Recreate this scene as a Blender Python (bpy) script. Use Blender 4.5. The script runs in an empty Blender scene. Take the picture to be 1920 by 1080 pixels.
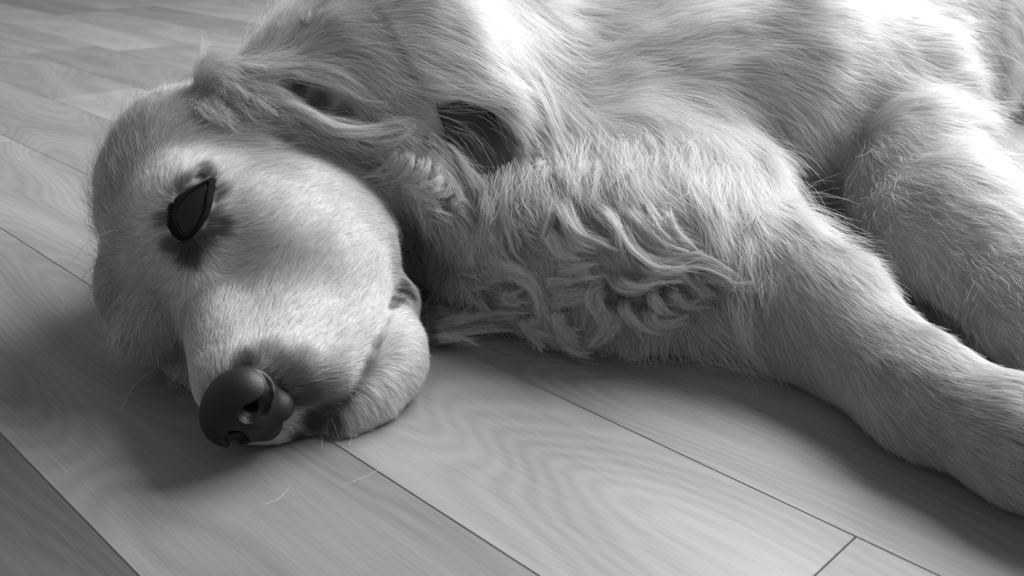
import bpy, math, random, time
import numpy as np
from mathutils import Vector, Matrix
from mathutils.bvhtree import BVHTree

T_START = time.time()
random.seed(7)
rng = np.random.default_rng(11)
scene = bpy.context.scene
col = scene.collection
FUR = True

# ------------------------------------------------------------------ camera
FPX = 1796.0                       # focal length in pixels of the 1920 wide frame
CAM_H = 0.20
PITCH = math.atan(760 / FPX)
cam_d = bpy.data.cameras.new('camera')
cam_d.sensor_width = 36.0
cam_d.lens = 36.0 * FPX / 1920
cam_d.clip_start = 0.01
cam = bpy.data.objects.new('camera', cam_d)
col.objects.link(cam)
cam.location = (0, 0, CAM_H)
cam.rotation_euler = (math.pi / 2 - PITCH, 0, 0)
cam_d.dof.use_dof = True
cam_d.dof.focus_distance = 0.42
cam_d.dof.aperture_fstop = 20.0
scene.camera = cam
CP = np.array([0, 0, CAM_H])
CF = np.array([0, math.cos(PITCH), -math.sin(PITCH)])
CR = np.array([1.0, 0, 0])
CU = np.array([0, math.sin(PITCH), math.cos(PITCH)])

# ------------------------------------------------------------------ light
world = bpy.data.worlds.new('world')
scene.world = world
world.use_nodes = True
bg = world.node_tree.nodes['Background']
bg.inputs['Color'].default_value = (1, 1, 1, 1)
bg.inputs['Strength'].default_value = 0.225


def area_light(name, loc, target, sx, sy, power):
    d = bpy.data.lights.new(name, 'AREA')
    d.shape = 'RECTANGLE'
    d.size, d.size_y = sx, sy
    d.energy = power
    o = bpy.data.objects.new(name, d)
    col.objects.link(o)
    o.location = loc
    o.rotation_euler = (Vector(target) - Vector(loc)).to_track_quat('-Z', 'Y').to_euler()
    return o


area_light('window_daylight', (0.92, 1.18, 0.98), (0.08, 0.5, 0.03), 1.35, 1.25, 57)

vs = scene.view_settings
vs.view_transform = 'Standard'
vs.look = 'None'
vs.exposure = 0.54
vs.gamma = 1.0
vs.use_curve_mapping = False
cy = scene.cycles
cy.max_bounces = 6
cy.diffuse_bounces = 3
cy.glossy_bounces = 3
cy.transmission_bounces = 5


# ------------------------------------------------------------------ helpers
def ray(px, py):
    """direction of a photo pixel; scaled so that its component along the lens axis is 1"""
    px = np.asarray(px, float)
    py = np.asarray(py, float)
    return CF + CR * ((px - 960) / FPX)[..., None] + CU * ((540 - py) / FPX)[..., None]


def at(px, py, depth):
    return CP + ray(px, py) * depth


def atz(px, py, z):
    d = ray(px, py)
    return CP + d * ((z - CAM_H) / d[2])


def nt(m):
    m.use_nodes = True
    t = m.node_tree
    t.nodes.clear()
    return t, t.nodes, t.links


def simple_mat(name, g, rough=0.6, spec=0.3, bump=0.0, bscale=300):
    m = bpy.data.materials.new(name)
    t, n, l = nt(m)
    o = n.new('ShaderNodeOutputMaterial')
    b = n.new('ShaderNodeBsdfPrincipled')
    b.inputs['Base Color'].default_value = (g, g, g, 1)
    b.inputs['Roughness'].default_value = rough
    b.inputs['Specular IOR Level'].default_value = spec
    if bump:
        tc = n.new('ShaderNodeTexCoord')
        v = n.new('ShaderNodeTexVoronoi')
        v.inputs['Scale'].default_value = bscale
        bp = n.new('ShaderNodeBump')
        bp.inputs['Strength'].default_value = bump
        bp.inputs['Distance'].default_value = 0.0006
        l.new(tc.outputs['Object'], v.inputs['Vector'])
        l.new(v.outputs['Distance'], bp.inputs['Height'])
        l.new(bp.outputs['Normal'], b.inputs['Normal'])
    l.new(b.outputs['BSDF'], o.inputs['Surface'])
    return m


def mesh_obj(name, verts, faces, mat, parent=None, smooth=True):
    me = bpy.data.meshes.new(name)
    me.from_pydata([tuple(v) for v in verts], [], [tuple(f) for f in faces])
    if smooth:
        me.polygons.foreach_set('use_smooth', np.ones(len(me.polygons), bool))
    me.update()
    if mat:
        me.materials.append(mat)
    o = bpy.data.objects.new(name, me)
    col.objects.link(o)
    o.parent = parent
    return o


# ------------------------------------------------------------------ floor
def wood_material():
    m = bpy.data.materials.new('floor_wood')
    t, n, l = nt(m)
    out = n.new('ShaderNodeOutputMaterial')
    b = n.new('ShaderNodeBsdfPrincipled')
    tc = n.new('ShaderNodeTexCoord')
    oi = n.new('ShaderNodeObjectInfo')
    # every plank reads another piece of the timber
    off = n.new('ShaderNodeCombineXYZ')
    mul = n.new('ShaderNodeMath'); mul.operation = 'MULTIPLY'; mul.inputs[1].default_value = 37.0
    l.new(oi.outputs['Random'], mul.inputs[0])
    l.new(mul.outputs[0], off.inputs['X'])
    l.new(mul.outputs[0], off.inputs['Z'])
    add = n.new('ShaderNodeVectorMath'); add.operation = 'ADD'
    l.new(tc.outputs['Object'], add.inputs[0]); l.new(off.outputs[0], add.inputs[1])
    # cathedral grain: bands of a slow stretched noise field
    mp = n.new('ShaderNodeMapping'); mp.inputs['Scale'].default_value = (2.2, 9.0, 9.0)
    l.new(add.outputs[0], mp.inputs['Vector'])
    ns = n.new('ShaderNodeTexNoise'); ns.inputs['Scale'].default_value = 1.3
    ns.inputs['Detail'].default_value = 1.5; ns.inputs['Roughness'].default_value = 0.4
    l.new(mp.outputs[0], ns.inputs['Vector'])
    bm = n.new('ShaderNodeMath'); bm.operation = 'MULTIPLY'; bm.inputs[1].default_value = 240.0
    l.new(ns.outputs['Fac'], bm.inputs[0])
    sn = n.new('ShaderNodeMath'); sn.operation = 'SINE'
    l.new(bm.outputs[0], sn.inputs[0])
    # broad tone bands
    bm2 = n.new('ShaderNodeMath'); bm2.operation = 'MULTIPLY'; bm2.inputs[1].default_value = 31.0
    l.new(ns.outputs['Fac'], bm2.inputs[0])
    sn2 = n.new('ShaderNodeMath'); sn2.operation = 'SINE'
    l.new(bm2.outputs[0], sn2.inputs[0])
    # fine fibre
    mp2 = n.new('ShaderNodeMapping'); mp2.inputs['Scale'].default_value = (26.0, 1100.0, 1100.0)
    l.new(add.outputs[0], mp2.inputs['Vector'])
    n2 = n.new('ShaderNodeTexNoise'); n2.inputs['Scale'].default_value = 1.0; n2.inputs['Detail'].default_value = 3
    l.new(mp2.outputs[0], n2.inputs['Vector'])
    # sum of tones
    def madd(a, k, base):
        x = n.new('ShaderNodeMath'); x.operation = 'MULTIPLY_ADD'
        l.new(a, x.inputs[0]); x.inputs[1].default_value = k
        if isinstance(base, float):
            x.inputs[2].default_value = base
        else:
            l.new(base, x.inputs[2])
        return x.outputs[0]
    v = madd(sn.outputs[0], 0.065, 1.0)
    v = madd(sn2.outputs[0], 0.09, v)
    f0 = madd(n2.outputs['Fac'], 0.50, -0.25)
    ad = n.new('ShaderNodeMath'); ad.operation = 'ADD'
    l.new(v, ad.inputs[0]); l.new(f0, ad.inputs[1])
    tone = n.new('ShaderNodeAttribute'); tone.attribute_type = 'OBJECT'; tone.attribute_name = 'tone'
    mt = n.new('ShaderNodeMath'); mt.operation = 'MULTIPLY'
    l.new(ad.outputs[0], mt.inputs[0]); l.new(tone.outputs['Fac'], mt.inputs[1])
    cc = n.new('ShaderNodeCombineColor')
    for i in range(3):
        l.new(mt.outputs[0], cc.inputs[i])
    l.new(cc.outputs[0], b.inputs['Base Color'])
    b.inputs['Roughness'].default_value = 0.5
    b.inputs['Specular IOR Level'].default_value = 0.28
    bp = n.new('ShaderNodeBump'); bp.inputs['Strength'].default_value = 0.12; bp.inputs['Distance'].default_value = 0.0008
    l.new(f0, bp.inputs['Height'])
    l.new(bp.outputs['Normal'], b.inputs['Normal'])
    l.new(b.outputs['BSDF'], out.inputs['Surface'])
    return m


M_WOOD = wood_material()
M_SUB = simple_mat('subfloor', 0.05, 0.9, 0.1)

# the planks run along direction PU; PN points across them
PU = np.array([-0.7089, 0.7053, 0])
PN = np.array([-0.7053, -0.7089, 0])
PLANK_W = 0.0885
PLANK_T = 0.012
sub = mesh_obj('floor', [(-3, -1.2, -0.03), (3, -1.2, -0.03), (3, 4, -0.03), (-3, 4, -0.03),
                         (-3, -1.2, -PLANK_T), (3, -1.2, -PLANK_T), (3, 4, -PLANK_T), (-3, 4, -PLANK_T)],
               [(0, 3, 2, 1), (4, 5, 6, 7), (0, 1, 5, 4), (1, 2, 6, 5), (2, 3, 7, 6), (3, 0, 4, 7)], M_SUB, smooth=False)
sub['kind'] = 'structure'


def plank_mesh(length):
    """a board along local x with an eased upper edge"""
    L, W, e = length / 2 - 0.0001, PLANK_W / 2 - 0.0001, 0.0003
    prof = [(-W, -PLANK_T), (W, -PLANK_T), (W, -e), (W - e, 0), (-W + e, 0), (-W, -e)]
    vs_, fs = [], []
    for sx, ins in ((-1, 0), (1, 0)):
        for (y, z) in prof:
            vs_.append((sx * (L - (e if z == 0 else 0)), y, z))
    k = len(prof)
    for i in range(k):
        j = (i + 1) % k
        fs.append((i, i + k, j + k, j))
    fs.append(tuple(range(k)))
    fs.append(tuple(range(2 * k - 1, k - 1, -1)))
    me = bpy.data.meshes.new('plank')
    me.from_pydata(vs_, [], fs)
    me.update()
    me.materials.append(M_WOOD)
    return me


PLANK_L = 0.754
PM = plank_mesh(PLANK_L)
# one joint of every row (metres along PU) and the tone of its boards: {row: {board: tone}}
JOINT = {0: 0.62, 1: -0.014, 2: 0.103, 3: 0.40, 4: 0.246, 5: 0.554, 6: 0.49, 7: 0.156, 8: 0.18, 9: 0.20}
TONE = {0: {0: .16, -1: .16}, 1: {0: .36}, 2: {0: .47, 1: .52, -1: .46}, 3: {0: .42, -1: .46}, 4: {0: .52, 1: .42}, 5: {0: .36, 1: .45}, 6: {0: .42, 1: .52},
        7: {0: .47, 1: .47, 2: .36}, 8: {1: .36, 2: .46}, 9: {1: .48}}
prng = random.Random(5)
for k in range(-8, 24):
    j0 = JOINT.get(k, prng.uniform(0, PLANK_L))
    cn = -PLANK_W * (k + 0.5)
    for m_ in range(-3, 5):
        cu = j0 + PLANK_L * (m_ + 0.5)
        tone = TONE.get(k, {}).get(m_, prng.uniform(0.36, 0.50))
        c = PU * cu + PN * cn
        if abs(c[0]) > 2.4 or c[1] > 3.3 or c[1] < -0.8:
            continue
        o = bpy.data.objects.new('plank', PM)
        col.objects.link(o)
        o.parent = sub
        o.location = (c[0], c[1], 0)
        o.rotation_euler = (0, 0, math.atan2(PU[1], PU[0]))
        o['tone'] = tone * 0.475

# ------------------------------------------------------------------ signed distance body
HR = np.array([[0.24298602, 0.55236133, -0.79740501],
               [-0.95421208, -0.01173963, -0.29890045],
               [-0.17446229, 0.83352213, 0.52421729]])
HT = np.array([-0.14446651, 0.36875077, 0.05450559])
HS = 0.945 / 100.0                 # head units are about a centimetre


def head(p):
    """head frame (x to the nose, y to the dog's left, z to the crown) -> world"""
    return np.asarray(p, float) @ HR.T * HS + HT


def unhead(P):
    return (P - HT) @ HR / HS


def smin(a, b, k):
    hh = np.clip(0.5 + 0.5 * (b - a) / k, 0, 1)
    return b + (a - b) * hh - k * hh * (1 - hh)


def smax(a, b, k):
    return -smin(-a, -b, k)


def sd_cone(P, a, b, ra, rb):
    a = np.asarray(a, float); b = np.asarray(b, float)
    ab = b - a
    t = np.clip(((P - a) @ ab) / (ab @ ab), 0, 1)
    return np.linalg.norm(P - a - t[:, None] * ab, axis=1) - (ra + (rb - ra) * t)


def sd_ell(P, c, r, rot=None):
    q = P - np.asarray(c, float)
    if rot is not None:
        q = q @ rot
    r = np.asarray(r, float)
    k0 = np.linalg.norm(q / r, axis=1)
    k1 = np.linalg.norm(q / (r * r), axis=1) + 1e-9
    return k0 * (k0 - 1) / k1


def frame(xdir, up=(0, 0, 1)):
    x = np.asarray(xdir, float); x /= np.linalg.norm(x)
    y = np.cross(up, x); y /= np.linalg.norm(y)
    return np.stack([x, y, np.cross(x, y)], 1)


def chain(P, pts, k):
    d = None
    for (a, ra), (b, rb) in zip(pts[:-1], pts[1:]):
        e = sd_cone(P, a, b, ra, rb)
        d = e if d is None else smin(d, e, k)
    return d


EYE_L = np.array([-0.29, 2.42, -0.10])
EYE_RAD = 1.15


SOCKETS = [True]
HEAD_C = head((-1.5, 0, -3.5))


def sdf_head(P):
    q = unhead(P)
    d = sd_ell(q, (-5.2, 0, -2.8), (7.2, 5.8, 4.9))
    d = smin(d, sd_ell(q, (-6.6, 1.0, -1.2), (4.8, 4.8, 4.6)), 1.5)
    d = smin(d, sd_ell(q, (-1.6, 1.9, -0.3), (2.5, 2.5, 2.2)), 1.5)
    d = smin(d, sd_ell(q, (-1.6, -1.9, -0.3), (2.5, 2.5, 2.2)), 1.5)
    d = smin(d, sd_cone(q, (0.2, 0, -2.9), (6.4, 0, -3.3), 2.0, 1.55), 1.6)
    for s in (1, -1):
        d = smin(d, sd_ell(q, (-2.6, s * 3.4, -5.6), (5.4, 2.9, 4.3)), 1.8)
        d = smin(d, sd_cone(q, (0.6, s * 2.0, -5.8), (6.0, s * 1.1, -4.9), 2.7, 1.65), 1.3)
        # upper lip that hangs over the jaw
        d = smin(d, sd_cone(q, (1.4, s * 2.6, -7.5), (6.2, s * 1.4, -6.5), 1.5, 1.1), 1.0)
    # lower jaw and throat
    j = sd_cone(q, (-3.5, 0, -8.2), (6.3, 0, -8.0), 3.0, 1.3)
    j = smin(j, sd_cone(q, (0.0, 2.2, -9.7), (6.0, 1.0, -8.6), 1.7, 1.1), 0.8)
    j = smin(j, sd_cone(q, (0.0, -2.2, -9.7), (6.0, -1.0, -8.6), 1.7, 1.1), 0.8)
    d = smin(d, j, 0.7)
    return d * HS


GROOVE = []


def sdf(P):
    dh = np.linalg.norm(P - HEAD_C, axis=1)
    nh = dh < 0.19
    d = dh - 0.13
    if nh.any():
        d[nh] = sdf_head(P[nh])
    # neck
    d = smin(d, chain(P, [(head((-9.5, 0.0, -3.8)), 0.052), (at(740, 190, 0.50), 0.060), (at(950, 235, 0.57), 0.070),
                          (at(1180, 270, 0.64), 0.085)], 0.02), 0.018)
    # rib cage, loin
    d = smin(d, chain(P, [(at(1120, 330, 0.60), 0.085), (at(1330, 190, 0.70), 0.108), (at(1650, 60, 0.86), 0.105),
                          (at(1990, 0, 1.02), 0.098), (at(2150, -60, 1.20), 0.10)], 0.03), 0.03)
    # breast
    d = smin(d, sd_ell(P, at(1180, 430, 0.52), (0.085, 0.065, 0.060)), 0.04)
    d = smin(d, sd_ell(P, at(935, 470, 0.535), (0.045, 0.045, 0.042)), 0.03)
    d = smin(d, sd_ell(P, at(1060, 505, 0.485), (0.050, 0.045, 0.045)), 0.03)
    d = smin(d, sd_ell(P, at(1200, 520, 0.465), (0.045, 0.040, 0.040)), 0.03)
    d = smin(d, sd_ell(P, at(728, 678, 0.402), (0.0125, 0.015, 0.014)), 0.024)
    # brow of the eye that is pressed to the floor
    d = smin(d, sd_ell(P, at(283, 614, 0.400), (0.0125, 0.012, 0.013)), 0.006)
    # left shoulder and upper arm
    d = smin(d, chain(P, [(at(1200, 170, 0.575), 0.060), (at(1420, 150, 0.59), 0.060), (at(1640, 165, 0.62), 0.047)], 0.02), 0.03)
    # left forearm, paw beyond the frame
    d = smin(d, chain(P, [(at(1655, 195, 0.62), 0.038), (at(1765, 425, 0.490), 0.029), (atz(1960, 575, 0.028), 0.0245),
                          (atz(2150, 710, 0.024), 0.022), (atz(2300, 800, 0.022), 0.026)], 0.012), 0.018)
    # right foreleg on the floor
    d = smin(d, chain(P, [(at(1330, 480, 0.47), 0.035), (atz(1545, 595, 0.026), 0.0245), (atz(1725, 738, 0.021), 0.0190),
                          (atz(1920, 828, 0.021), 0.0190), (atz(2120, 910, 0.020), 0.019), (atz(2250, 960, 0.019), 0.023)], 0.012), 0.016)
    # ear flap: two rolls with the hollow between them
    e1 = chain(P, [(at(405, 158, 0.430), 0.006), (at(500, 197, 0.430), 0.008), (at(640, 238, 0.432), 0.008),
                   (at(740, 256, 0.440), 0.006), (at(820, 262, 0.462), 0.004)], 0.004)
    e2 = chain(P, [(at(410, 150, 0.432), 0.006), (at(520, 146, 0.440), 0.008), (at(620, 148, 0.442), 0.009),
                   (at(720, 190, 0.446), 0.010), (at(790, 240, 0.450), 0.007)], 0.004)
    # the lobe that hangs over the back of the cheek
    e3 = chain(P, [(at(735, 258, 0.441), 0.006), (at(790, 322, 0.449), 0.010), (at(835, 385, 0.458), 0.0095), (at(872, 445, 0.466), 0.006)], 0.005)
    d = smin(d, smin(smin(e1, e2, 0.006), e3, 0.006), 0.006)
    d = smax(d, -chain(P, [(at(545, 168, 0.430), 0.005), (at(610, 188, 0.428), 0.0072), (at(690, 225, 0.432), 0.0045)], 0.003), 0.003)
    for a_, b_ in zip(GROOVE[:-1], GROOVE[1:]):
        d = smax(d, -sd_cone(P, a_, b_, 0.0027, 0.0027), 0.0025)
    # flattened where it lies on the floor
    return np.maximum(d, 0.0012 - P[:, 2])


def surface_nets(fn, lo, hi, h, block=8, margin=1.0):
    lo = np.asarray(lo, float)
    n = np.ceil((np.asarray(hi) - lo) / h / block).astype(int)
    N = n * block + 1
    V = np.empty(N, np.float32)
    g = np.stack(np.meshgrid(*[np.arange(k) for k in n], indexing='ij'), -1).reshape(-1, 3)
    cen = lo + (g * block + block / 2) * h
    dc = fn(cen)
    near = np.abs(dc) < block * h * 0.87 * margin + 2 * h + 0.6 * h
    loc = np.stack(np.meshgrid(*[np.arange(block + 1)] * 3, indexing='ij'), -1).reshape(-1, 3)
    for (a, b, c), v, nr in zip(g * block, dc, near):
        if not nr:
            V[a:a + block + 1, b:b + block + 1, c:c + block + 1] = v
    gi = g[near] * block
    for s in range(0, len(gi), 200):
        idx = gi[s:s + 200, None, :] + loc[None]
        val = fn((lo + idx.reshape(-1, 3) * h)).astype(np.float32)
        idx = idx.reshape(-1, 3)
        V[idx[:, 0], idx[:, 1], idx[:, 2]] = val
    S = V < 0
    cnt = np.zeros(N - 1, np.int8)
    for dx in (0, 1):
        for dy in (0, 1):
            for dz in (0, 1):
                cnt += S[dx:N[0] - 1 + dx, dy:N[1] - 1 + dy, dz:N[2] - 1 + dz]
    act = (cnt > 0) & (cnt < 8)
    ci = np.argwhere(act)
    ids = -np.ones(N - 1, np.int32)
    ids[act] = np.arange(len(ci))
    acc = np.zeros((len(ci), 3)); num = np.zeros(len(ci))
    corners = [(i, j, k) for i in (0, 1) for j in (0, 1) for k in (0, 1)]
    for A in corners:
        for ax in range(3):
            if A[ax] == 1:
                continue
            B = list(A); B[ax] = 1
            va = V[ci[:, 0] + A[0], ci[:, 1] + A[1], ci[:, 2] + A[2]]
            vb = V[ci[:, 0] + B[0], ci[:, 1] + B[1], ci[:, 2] + B[2]]
            x = (va < 0) != (vb < 0)
            t = np.where(x, va / np.where(x, va - vb, 1), 0)
            p = np.array(A, float) + np.zeros((len(ci), 3))
            p[:, ax] += t
            acc[x] += p[x]; num[x] += 1
    verts = lo + (ci + acc / num[:, None]) * h
    quads = []
    for ax in range(3):
        u, w = [(1, 2), (2, 0), (0, 1)][ax]
        sl0 = [slice(1, N[i] - 1) for i in range(3)]; sl1 = list(sl0)
        sl0[ax] = slice(0, N[ax] - 1); sl1[ax] = slice(1, N[ax])
        a, b = S[tuple(sl0)], S[tuple(sl1)]
        for flip in (0, 1):
            e = np.argwhere((a & ~b) if flip == 0 else (~a & b))
            base = e.copy()
            for i in range(3):
                if i != ax:
                    base[:, i] += 1
            q = []
            for (du, dw) in ((-1, -1), (0, -1), (0, 0), (-1, 0)):
                c = base.copy(); c[:, u] += du; c[:, w] += dw
                q.append(ids[c[:, 0], c[:, 1], c[:, 2]])
            q = np.stack(q, 1)
            quads.append(q if flip == 0 else q[:, ::-1])
    quads = np.concatenate(quads)
    quads = quads[(quads >= 0).all(1)]
    return verts, quads, V, lo


def np_mesh(name, verts, quads, mat, parent=None):
    me = bpy.data.meshes.new(name)
    me.vertices.add(len(verts))
    me.vertices.foreach_set('co', np.ascontiguousarray(verts, np.float32).ravel())
    nq = len(quads)
    me.loops.add(nq * 4)
    me.loops.foreach_set('vertex_index', np.ascontiguousarray(quads, np.int32).ravel())
    me.polygons.add(nq)
    me.polygons.foreach_set('loop_start', np.arange(nq, dtype=np.int32) * 4)
    me.polygons.foreach_set('use_smooth', np.ones(nq, bool))
    me.update(calc_edges=True)
    me.validate()
    me.materials.append(mat)
    o = bpy.data.objects.new(name, me)
    col.objects.link(o)
    o.parent = parent
    return o


# ------------------------------------------------------------------ tracing photo pixels on to the body
def trace(px, py, tmax=1.6):
    """march along the pixels' rays to the body (hit False where only the floor is met)"""
    d = ray(px, py)
    d = d / np.linalg.norm(d, axis=1)[:, None]
    t = np.full(len(d), 0.20)
    for _ in range(90):
        t = np.minimum(t + np.clip(sdf(CP + d * t[:, None]), -0.01, 0.04) * 0.8, tmax)
    P = CP + d * t[:, None]
    hit = (np.abs(sdf(P)) < 0.002) & (P[:, 2] > 0.0035)
    tf = -CP[2] / d[:, 2]
    P[~hit] = CP + d[~hit] * tf[~hit][:, None]
    return P, hit, d


def sdf_normal(P, e=0.0012):
    g = np.stack([sdf(P + np.eye(3)[i] * e) - sdf(P - np.eye(3)[i] * e) for i in range(3)], 1)
    return g / (np.linalg.norm(g, axis=1)[:, None] + 1e-12)


GROOVE = list(trace(np.array([744., 734, 722, 700, 668, 632, 604]), np.array([545., 572, 604, 652, 718, 772, 802]))[0])
VOX = 0.002
LO = np.array([-0.27, 0.22, -0.006]); HI = np.array([0.72, 1.32, 0.25])
BV, BQ, VOL, LO = surface_nets(sdf, LO, HI, VOX)
print('body', len(BV), len(BQ), round(time.time() - T_START, 1))

M_SKIN = simple_mat('dog_skin', 0.45, 0.85, 0.1)
_n = M_SKIN.node_tree.nodes
_a = _n.new('ShaderNodeAttribute'); _a.attribute_name = 'shade'
M_SKIN.node_tree.links.new(_a.outputs['Fac'], next(x for x in _n if x.type == 'BSDF_PRINCIPLED').inputs['Base Color'])
dog = bpy.data.objects.new('dog', None)
col.objects.link(dog)
dog['label'] = 'pale long-haired dog lying on its side on the wooden floor'
dog['category'] = 'dog'
body = np_mesh('body', BV, BQ, M_SKIN, dog)


def vol_sample(P):
    q = (P - LO) / VOX
    q = np.clip(q, 0, np.array(VOL.shape) - 1.001)
    i = q.astype(np.int32); fr = (q - i).astype(np.float32)
    r = 0
    for a in (0, 1):
        wa = fr[:, 0] if a else 1 - fr[:, 0]
        for b in (0, 1):
            wb = fr[:, 1] if b else 1 - fr[:, 1]
            for c in (0, 1):
                wc = fr[:, 2] if c else 1 - fr[:, 2]
                r = r + wa * wb * wc * VOL[i[:, 0] + a, i[:, 1] + b, i[:, 2] + c]
    return r


def vol_normal(P, e=0.003):
    g = np.stack([vol_sample(P + np.eye(3)[i] * e) - vol_sample(P - np.eye(3)[i] * e) for i in range(3)], 1)
    return g / (np.linalg.norm(g, axis=1)[:, None] + 1e-9)


# ------------------------------------------------------------------ nose
def sdf_nose(q):
    d = sd_ell(q, (9.55, 0, -3.25), (1.55, 2.15, 1.75))
    d = smin(d, sd_ell(q, (9.9, 0.95, -3.2), (0.95, 1.0, 1.15)), 0.5)
    d = smin(d, sd_ell(q, (9.9, -0.95, -3.2), (0.95, 1.0, 1.15)), 0.5)
    d = smin(d, sd_ell(q, (9.35, 0.62, -4.75), (1.05, 0.85, 1.05)), 0.45)
    d = smin(d, sd_ell(q, (9.35, -0.62, -4.75), (1.05, 0.85, 1.05)), 0.45)
    for s in (1, -1):
        hole = chain(q, [((10.95, s * 0.80, -3.40), 0.52), ((10.75, s * 1.15, -3.75), 0.50), ((10.45, s * 1.62, -3.95), 0.34),
                         ((9.95, s * 2.02, -3.85), 0.25), ((9.5, s * 2.22, -3.45), 0.20), ((9.25, s * 2.28, -3.0), 0.17)], 0.12)
        d = smax(d, -hole, 0.10)
        d = smax(d, -sd_cone(q, (10.9, s * 0.85, -3.5), (9.6, s * 0.7, -3.4), 0.36, 0.3), 0.1)
    d = smax(d, -sd_cone(q, (11.15, 0, -3.3), (10.35, 0, -5.9), 0.10, 0.10), 0.12)
    return d


NV, NQ, _, _ = surface_nets(sdf_nose, (7.6, -2.8, -6.4), (11.6, 2.8, -1.0), 0.055, block=12)
M_NOSE = simple_mat('nose_leather', 0.009, 0.5, 0.35, bump=0.15, bscale=1800)
NOSE_C = np.array([8.15, 0, -3.75])
NV = (NV - np.array([9.6, 0, -3.6])) * 0.80 + NOSE_C
nose = np_mesh('nose', head(NV), NQ, M_NOSE, dog)
nose['label'] = 'black leathery nose with comma-shaped nostrils'

# ------------------------------------------------------------------ eyes
M_EYE = simple_mat('eye_dark', 0.007, 0.12, 0.3)
M_LID = simple_mat('eyelid_skin', 0.010, 0.9, 0.06)


def uv_sphere(c, r, nu=40, nv=24):
    vs_, fs = [], []
    for j in range(nv + 1):
        th = math.pi * j / nv
        for i in range(nu):
            ph = 2 * math.pi * i / nu
            vs_.append((math.sin(th) * math.cos(ph), math.sin(th) * math.sin(ph), math.cos(th)))
    for j in range(nv):
        for i in range(nu):
            fs.append((j * nu + i, (j + 1) * nu + i, (j + 1) * nu + (i + 1) % nu, j * nu + (i + 1) % nu))
    return np.array(vs_) * r + np.asarray(c), fs


# the almond of the lids as the photo shows it
ALM = [(383, 344), (374, 352), (360, 362), (347, 375), (337, 391), (335, 406), (340, 420), (345, 432), (353, 438), (362, 430),
       (369, 418), (375, 403), (379, 386), (381, 366), (384, 352)]
ALM = np.array(ALM, float)
CEN = ALM.mean(0)


def resample(poly, n):
    p = np.vstack([poly, poly[:1]])
    s_ = np.concatenate([[0], np.cumsum(np.linalg.norm(np.diff(p, axis=0), axis=1))])
    u = np.linspace(0, s_[-1], n, endpoint=False)
    return np.stack([np.interp(u, s_, p[:, i]) for i in range(2)], 1)


al = resample(ALM, 64)
for _ in range(2):
    al = 0.5 * al + 0.25 * (np.roll(al, 1, 0) + np.roll(al, -1, 0))


def on_face(q, lift_):
    P_, hit_, d_ = trace(q[:, 0], q[:, 1])
    return P_ + sdf_normal(P_) * lift_


al = CEN + (al - CEN) * np.array([1.28, 1.10])
nl = len(al)
# the part of the ball that shows, bulging between the lids
ev = np.concatenate([on_face(CEN + (al - CEN) * s_, 0.0003 + 0.0007 * (1 - s_ * s_)) for s_ in (1.08, 0.96, 0.8, 0.6, 0.4, 0.2, 0.02)])
ef = [(k * nl + i, (k + 1) * nl + i, (k + 1) * nl + (i + 1) % nl, k * nl + (i + 1) % nl) for k in range(6) for i in range(nl)] + [tuple(6 * nl + i for i in range(nl))[::-1]]
LV = np.concatenate([on_face(CEN + (al - CEN) * np.array([sx_, sy_]), z_) for sx_, sy_, z_ in
                     ((0.94, 0.96, -0.0004), (0.97, 0.98, 0.0008), (1.08, 1.03, 0.0012), (1.28, 1.10, 0.0009), (1.60, 1.22, 0.0003), (1.85, 1.32, -0.0016))])
LF = [(k * nl + i, (k + 1) * nl + i, (k + 1) * nl + (i + 1) % nl, k * nl + (i + 1) % nl) for k in range(5) for i in range(nl)]
LF = [f[::-1] for f in LF]
eye = mesh_obj('eye', ev, ef, M_EYE, dog)
eye['label'] = 'dark half-open eye'
mesh_obj('eyelid', LV, LF, M_LID, eye)
print('face', round(time.time() - T_START, 1))

# ------------------------------------------------------------------ collar
M_COLLAR = simple_mat('collar_leather', 0.045, 0.75, 0.15, bump=0.3, bscale=900)
COL_O = 0.82 * at(740, 190, 0.50) + 0.18 * at(950, 235, 0.57)
COL_N = CR * 0.82 + CU * 0.42 + CF * 0.28
COL_N /= np.linalg.norm(COL_N)
cx_ = np.cross(COL_N, [0, 0, 1]); cx_ /= np.linalg.norm(cx_); cy_ = np.cross(COL_N, cx_)
th = np.linspace(0, 2 * np.pi, 72, endpoint=False)
cdir = np.cos(th)[:, None] * cx_ + np.sin(th)[:, None] * cy_
COL_W = 0.027


def collar_ring(off):
    """radius of the neck in the plane of the collar"""
    r = np.full(len(th), 0.03)
    for _ in range(60):
        d = sdf(COL_O + COL_N * off + cdir * r[:, None])
        r = np.clip(r + np.clip(0.0018 - d, -0.004, 0.004) * 0.7, 0.03, 0.10)
    for _ in range(6):
        r = 0.5 * r + 0.25 * (np.roll(r, 1) + np.roll(r, -1))
    return r


rings = []
for off, lift_ in ((-COL_W / 2, 0), (-COL_W / 2, 0.0024), (-COL_W / 2 + 0.0012, 0.0032), (COL_W / 2 - 0.0012, 0.0032), (COL_W / 2, 0.0024), (COL_W / 2, 0)):
    rr_ = collar_ring(off * 0.999)
    pt = COL_O + COL_N * off + cdir * (rr_ + lift_)[:, None]
    pt[:, 2] = np.maximum(pt[:, 2], 0.001 + lift_ * 0.1)
    rings.append(pt)
nk = len(th); nr_ = len(rings)
collar = mesh_obj('dog_collar', np.concatenate(rings), [(k * nk + i, ((k + 1) % nr_) * nk + i, ((k + 1) % nr_) * nk + (i + 1) % nk, k * nk + (i + 1) % nk)
                                                        for k in range(nr_) for i in range(nk)], M_COLLAR)
collar['label'] = 'wide dark collar round the neck of the dog, half hidden in its fur'
collar['category'] = 'collar'
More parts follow.
